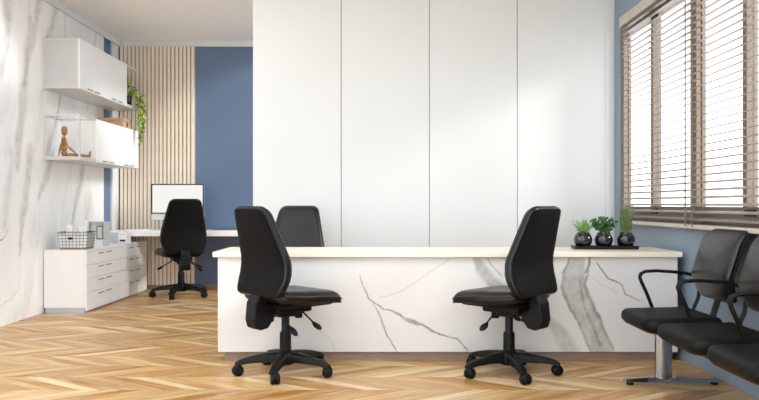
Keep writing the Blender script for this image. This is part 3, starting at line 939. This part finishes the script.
def roll(x, y, h, r, tilt, label):
    o = empty('paper_roll', (BX+x, BY+y, CT+.0165), 0, label, 'paper roll', 'paper rolls in the wire basket')
    o.rotation_euler = (tilt[0], tilt[1], 0)
    pr = MB().lathe([(r*.55, .0), (r, .0), (r, h), (r*.55, h), (r*.5, h-.02)], 18, cap=False).build('sheet', PAPER, o, smooth=True, angle=40)
    MB().lathe([(r+.0005, h*.45),(r+.0018, h*.45),(r+.0018, h*.45+.012),(r+.0005, h*.45+.012)], 18, cap=False).build('band', GREY, o)
roll(-.06, -.03, .23, .034, (0, -.03), 'short thick roll of white paper standing in wire basket')
roll(.045, .06, .27, .024, (-.04, .05), 'tall slim roll of white paper standing in wire basket')
roll(.055, -.05, .215, .028, (.03, .04), 'short slim roll of white paper in front corner of wire basket')
cl = pillow(round_poly([(-.05,-.03),(.05,-.03),(.05,.03),(-.05,.03)], .02, 4), [(.01,0),(0,.012),(0,.10),(.008,.16),(.02,.19)],
            lambda u, v, h: (u + .010*sin(h*40+v*60), v + .006*sin(h*55), h))
o = cl.build('folded_cloth', PAPER, None, smooth=True); o.location = (BX-.055, BY+.07, CT+.0165)
tag(o, 'folded white cloth standing upright in wire basket', 'cloth')

# display box with photo frame
db = empty('display_box', (-3.06, 8.17, CT+.0005), 0, 'open fronted white display box beside the wire basket', 'box')
hw, hd, hh = .09, .09, .268
box(-hw+.0125, hw-.0125, -.028, -.018, .0125, hh-.0125).build('back_panel', WHITE, db)
box(-hw, -hw+.012, -hd, hd-.0105, 0, hh).build('side_panel', GREY, db)
box(hw-.012, hw, -hd, hd-.0105, 0, hh).build('side_panel', GREY, db)
box(-hw+.0125, hw-.0125, -hd, hd-.0105, hh-.012, hh).build('top_panel', GREY, db)
box(-hw+.0125, hw-.0125, -hd, hd-.0105, 0, .012).build('bottom_panel', WHITE, db)
wb = box(-.05,.07,-.02,.02,0,.062).build('white_carton', WHITE, None, bevel=.002); wb.location = (-3.06, 8.112, CT+.0130)
tag(wb, 'small white carton inside the display box', 'box')
pf = empty('photo_frame', (-3.03, 8.114, CT+.0760), radians(-6), 'small dark framed photo standing on the white carton', 'photo frame')
f = MB().box(-.036,-.028,-.006,.006,0,.145).box(.028,.036,-.006,.006,0,.145).box(-.028,.028,-.006,.006,0,.01).box(-.028,.028,-.006,.006,.135,.145)
f.build('frame', FRAME_DK, pf)
box(-.028,.028,-.002,.004,.01,.135).build('picture', PHOTO, pf)

# small two-drawer desk organiser
og = empty('desk_organiser', (-3.055, 8.83, CT+.0005), 0, 'small white desk organiser with dark slot at cabinet far end', 'organiser')
box(-.10,.10,-.068,.07,0,.135).build('body', WHITE, og, bevel=.003)
dd = box(-.095,-.004,-.074,-.0685,.008,.125).build('drawer', GREY, og, bevel=.001, segs=1)
dd = box(.004,.095,-.074,-.0685,.008,.125).build('drawer', WHITE, og, bevel=.001, segs=1)
box(.018,.082,-.0775,-.0742,.022,.042).build('slot_pull', DARK_METAL, dd)
box(.018,.082,-.0757,-.0742,.098,.106).build('label_strip', GREY, dd)

# ------------------------------------------------------------------ wall desk at the back, monitor, small items
wd_ = empty('wall_desk', (-2.1, 9.28, 0), 0, 'long white wall desk under the monitor along batten wall', 'desk')
winv = Matrix.Translation(wd_.location).inverted()
def wpt(nm, mb, mm, **kw):
    o = mb.build(nm, mm, wd_, **kw); o.matrix_parent_inverse = winv; return o
wpt('tabletop', box(XL+.04, -.75, 8.96, YB-.036, .70, .76), WHITE, bevel=.003)
wpt('side_panel', box(-.79, -.75, 8.99, YB-.04, 0, .70), WHITE, bevel=.002)
wpt('riser', box(-3.29, -3.19, 9.0, 9.30, CT+.001, .70), WHITE, bevel=.002)
mo = empty('computer_monitor', (-2.515, 9.33, .7605), radians(2), 'flat silver monitor with black rim and blank white screen on wall desk', 'monitor')
box(-.325,.325,-.012,.012,.128,.575).build('housing', ALU, mo, bevel=.003)
mf = box(-.3245,.3245,-.0155,-.0122,.205,.5745).build('black_bezel', DARK_METAL, mo)
box(-.309,.309,-.0168,-.0157,.219,.561).build('screen', SCREEN, mo)
MB().loft([[(-.10,.012,.25),(.10,.012,.25),(.10,.020,.25),(-.10,.020,.25)],[(-.10,.06,.10),(.10,.06,.10),(.10,.07,.10),(-.10,.07,.10)],[(-.10,.08,.008),(.10,.08,.008),(.10,.09,.008),(-.10,.09,.008)]]).build('stand_neck', ALU, mo)
box(-.10,.10,-.09,.092,0,.008).build('stand_foot', ALU, mo, bevel=.002)
kb = empty('keyboard', (-1.83, 9.13, .7605), 0, 'thin silver keyboard on the wall desk before blue wall', 'keyboard')
box(-.21,.21,-.06,.06,0,.012).build('tray', ALU, kb, bevel=.003)
km = box(-.0125,.0125,-.008,.008,.0122,.018).mesh('key', DARK_METAL)
for r_ in range(5):
    for c_ in range(13):
        o = bpy.data.objects.new('key', km); COL.objects.link(o); o.parent = kb
        o.location = (-.186 + c_*.031, -.042 + r_*.021, 0)
nb_ = empty('notebook', (-2.93, 9.12, .7605), radians(12), 'white notebook lying on the wall desk near the marble wall', 'notebook')
box(-.14,.14,-.10,.10,0,.003).build('cover', GREY, nb_)
box(-.137,.137,-.097,.097,.0032,.016).build('pages', PAPER, nb_)
box(-.14,.14,-.10,.10,.0162,.019).build('cover', GREY, nb_)

# ------------------------------------------------------------------ three potted plants on the tray
TZ = DT + .0005
td = 5.46
tr = empty('plant_tray', (1.635, td, TZ), 0, 'long black tray under the three potted plants', 'tray')
to = round_poly([(-.235,-.07),(.235,-.07),(.235,.07),(-.235,.07)], .012, 3)
MB().loft([[(p[0]*.96,p[1]*.92,0) for p in to],[(p[0],p[1],.024) for p in to],[(p[0]*.985,p[1]*.95,.024) for p in to],[(p[0]*.95,p[1]*.9,.006) for p in to]]).build('dish', TRAY, tr)
def pot_plant(x, label, kind):
    o = empty('potted_plant', (x, td, TZ+.0065), random.uniform(0, 6), label, 'plant', 'potted plants on the black tray')
    R = .066
    prof = [(0.0,0),(.03,0)] + [(R*cos(a), R*.92 + R*.95*sin(a)) for a in [radians(q) for q in range(-62, 50, 8)]] + [(.044,.115),(.040,.115),(.042,.107),(0,.106)]
    MB().lathe(prof, 28, cap=False).build('pot', POT, o, smooth=True)
    MB().lathe([(0,.1075),(.041,.1075)], 16, cap=False).build('soil', SOIL, o)
    st = MB(); fo = MB()
    if kind == 0:
        for k in range(46):
            v = rv(); v.z = abs(v.z)*.8+.6; v.normalize()
            L = random.uniform(.06,.12)
            b = Vector((random.uniform(-.025,.025), random.uniform(-.025,.025), .106)); e = b + v*L
            st.tube([b, b.lerp(e,.5)+Vector((0,0,.008)), e], .0009, 4)
            for q in range(22):
                p = b.lerp(e, random.uniform(.25,1.0))
                leaf(fo, p, rv()+v*.6, random.uniform(.012,.022), .004, rv())
        M_ = LEAF_LIGHT
    elif kind == 1:
        for k in range(26):
            v = rv(); v.z = abs(v.z)*.9+.7; v.normalize()
            L = random.uniform(.06,.15)
            b = Vector((random.uniform(-.02,.02), random.uniform(-.02,.02), .106)); e = b + v*L
            st.tube([b, b.lerp(e,.5)+Vector((0,0,.006)), e], .0014, 4)
            for q in range(11):
                p = b.lerp(e, random.uniform(.3,1.0))
                leaf(fo, p, rv()+v*.4, random.uniform(.022,.032), random.uniform(.016,.022), rv())
        M_ = LEAF_DARK
    else:
        for k in range(30):
            v = Vector((random.uniform(-.3,.3), random.uniform(-.3,.3), 1)).normalized()
            L = random.uniform(.11,.215)
            b = Vector((random.uniform(-.03,.03), random.uniform(-.03,.03), .106)); e = b + v*L
            st.tube([b, b.lerp(e,.5), e], .0014, 4)
            for q in range(44):
                p = b.lerp(e, random.uniform(.12,1.0))
                d = rv(); d.z = abs(d.z)*.5 + .55
                leaf(fo, p, d, random.uniform(.014,.024), .0035, rv())
        M_ = LEAF_ROSE
    st.build('stems', STEM, o)
    tag(fo.build('foliage', M_, o), kind='stuff')
pot_plant(1.478, 'round black pot with fluffy light green plant on black tray', 0)
pot_plant(1.628, 'round black pot with bushy dark green leaves between two other pots', 1)
pot_plant(1.788, 'round black pot with tall spiky rosemary by blue wall', 2)
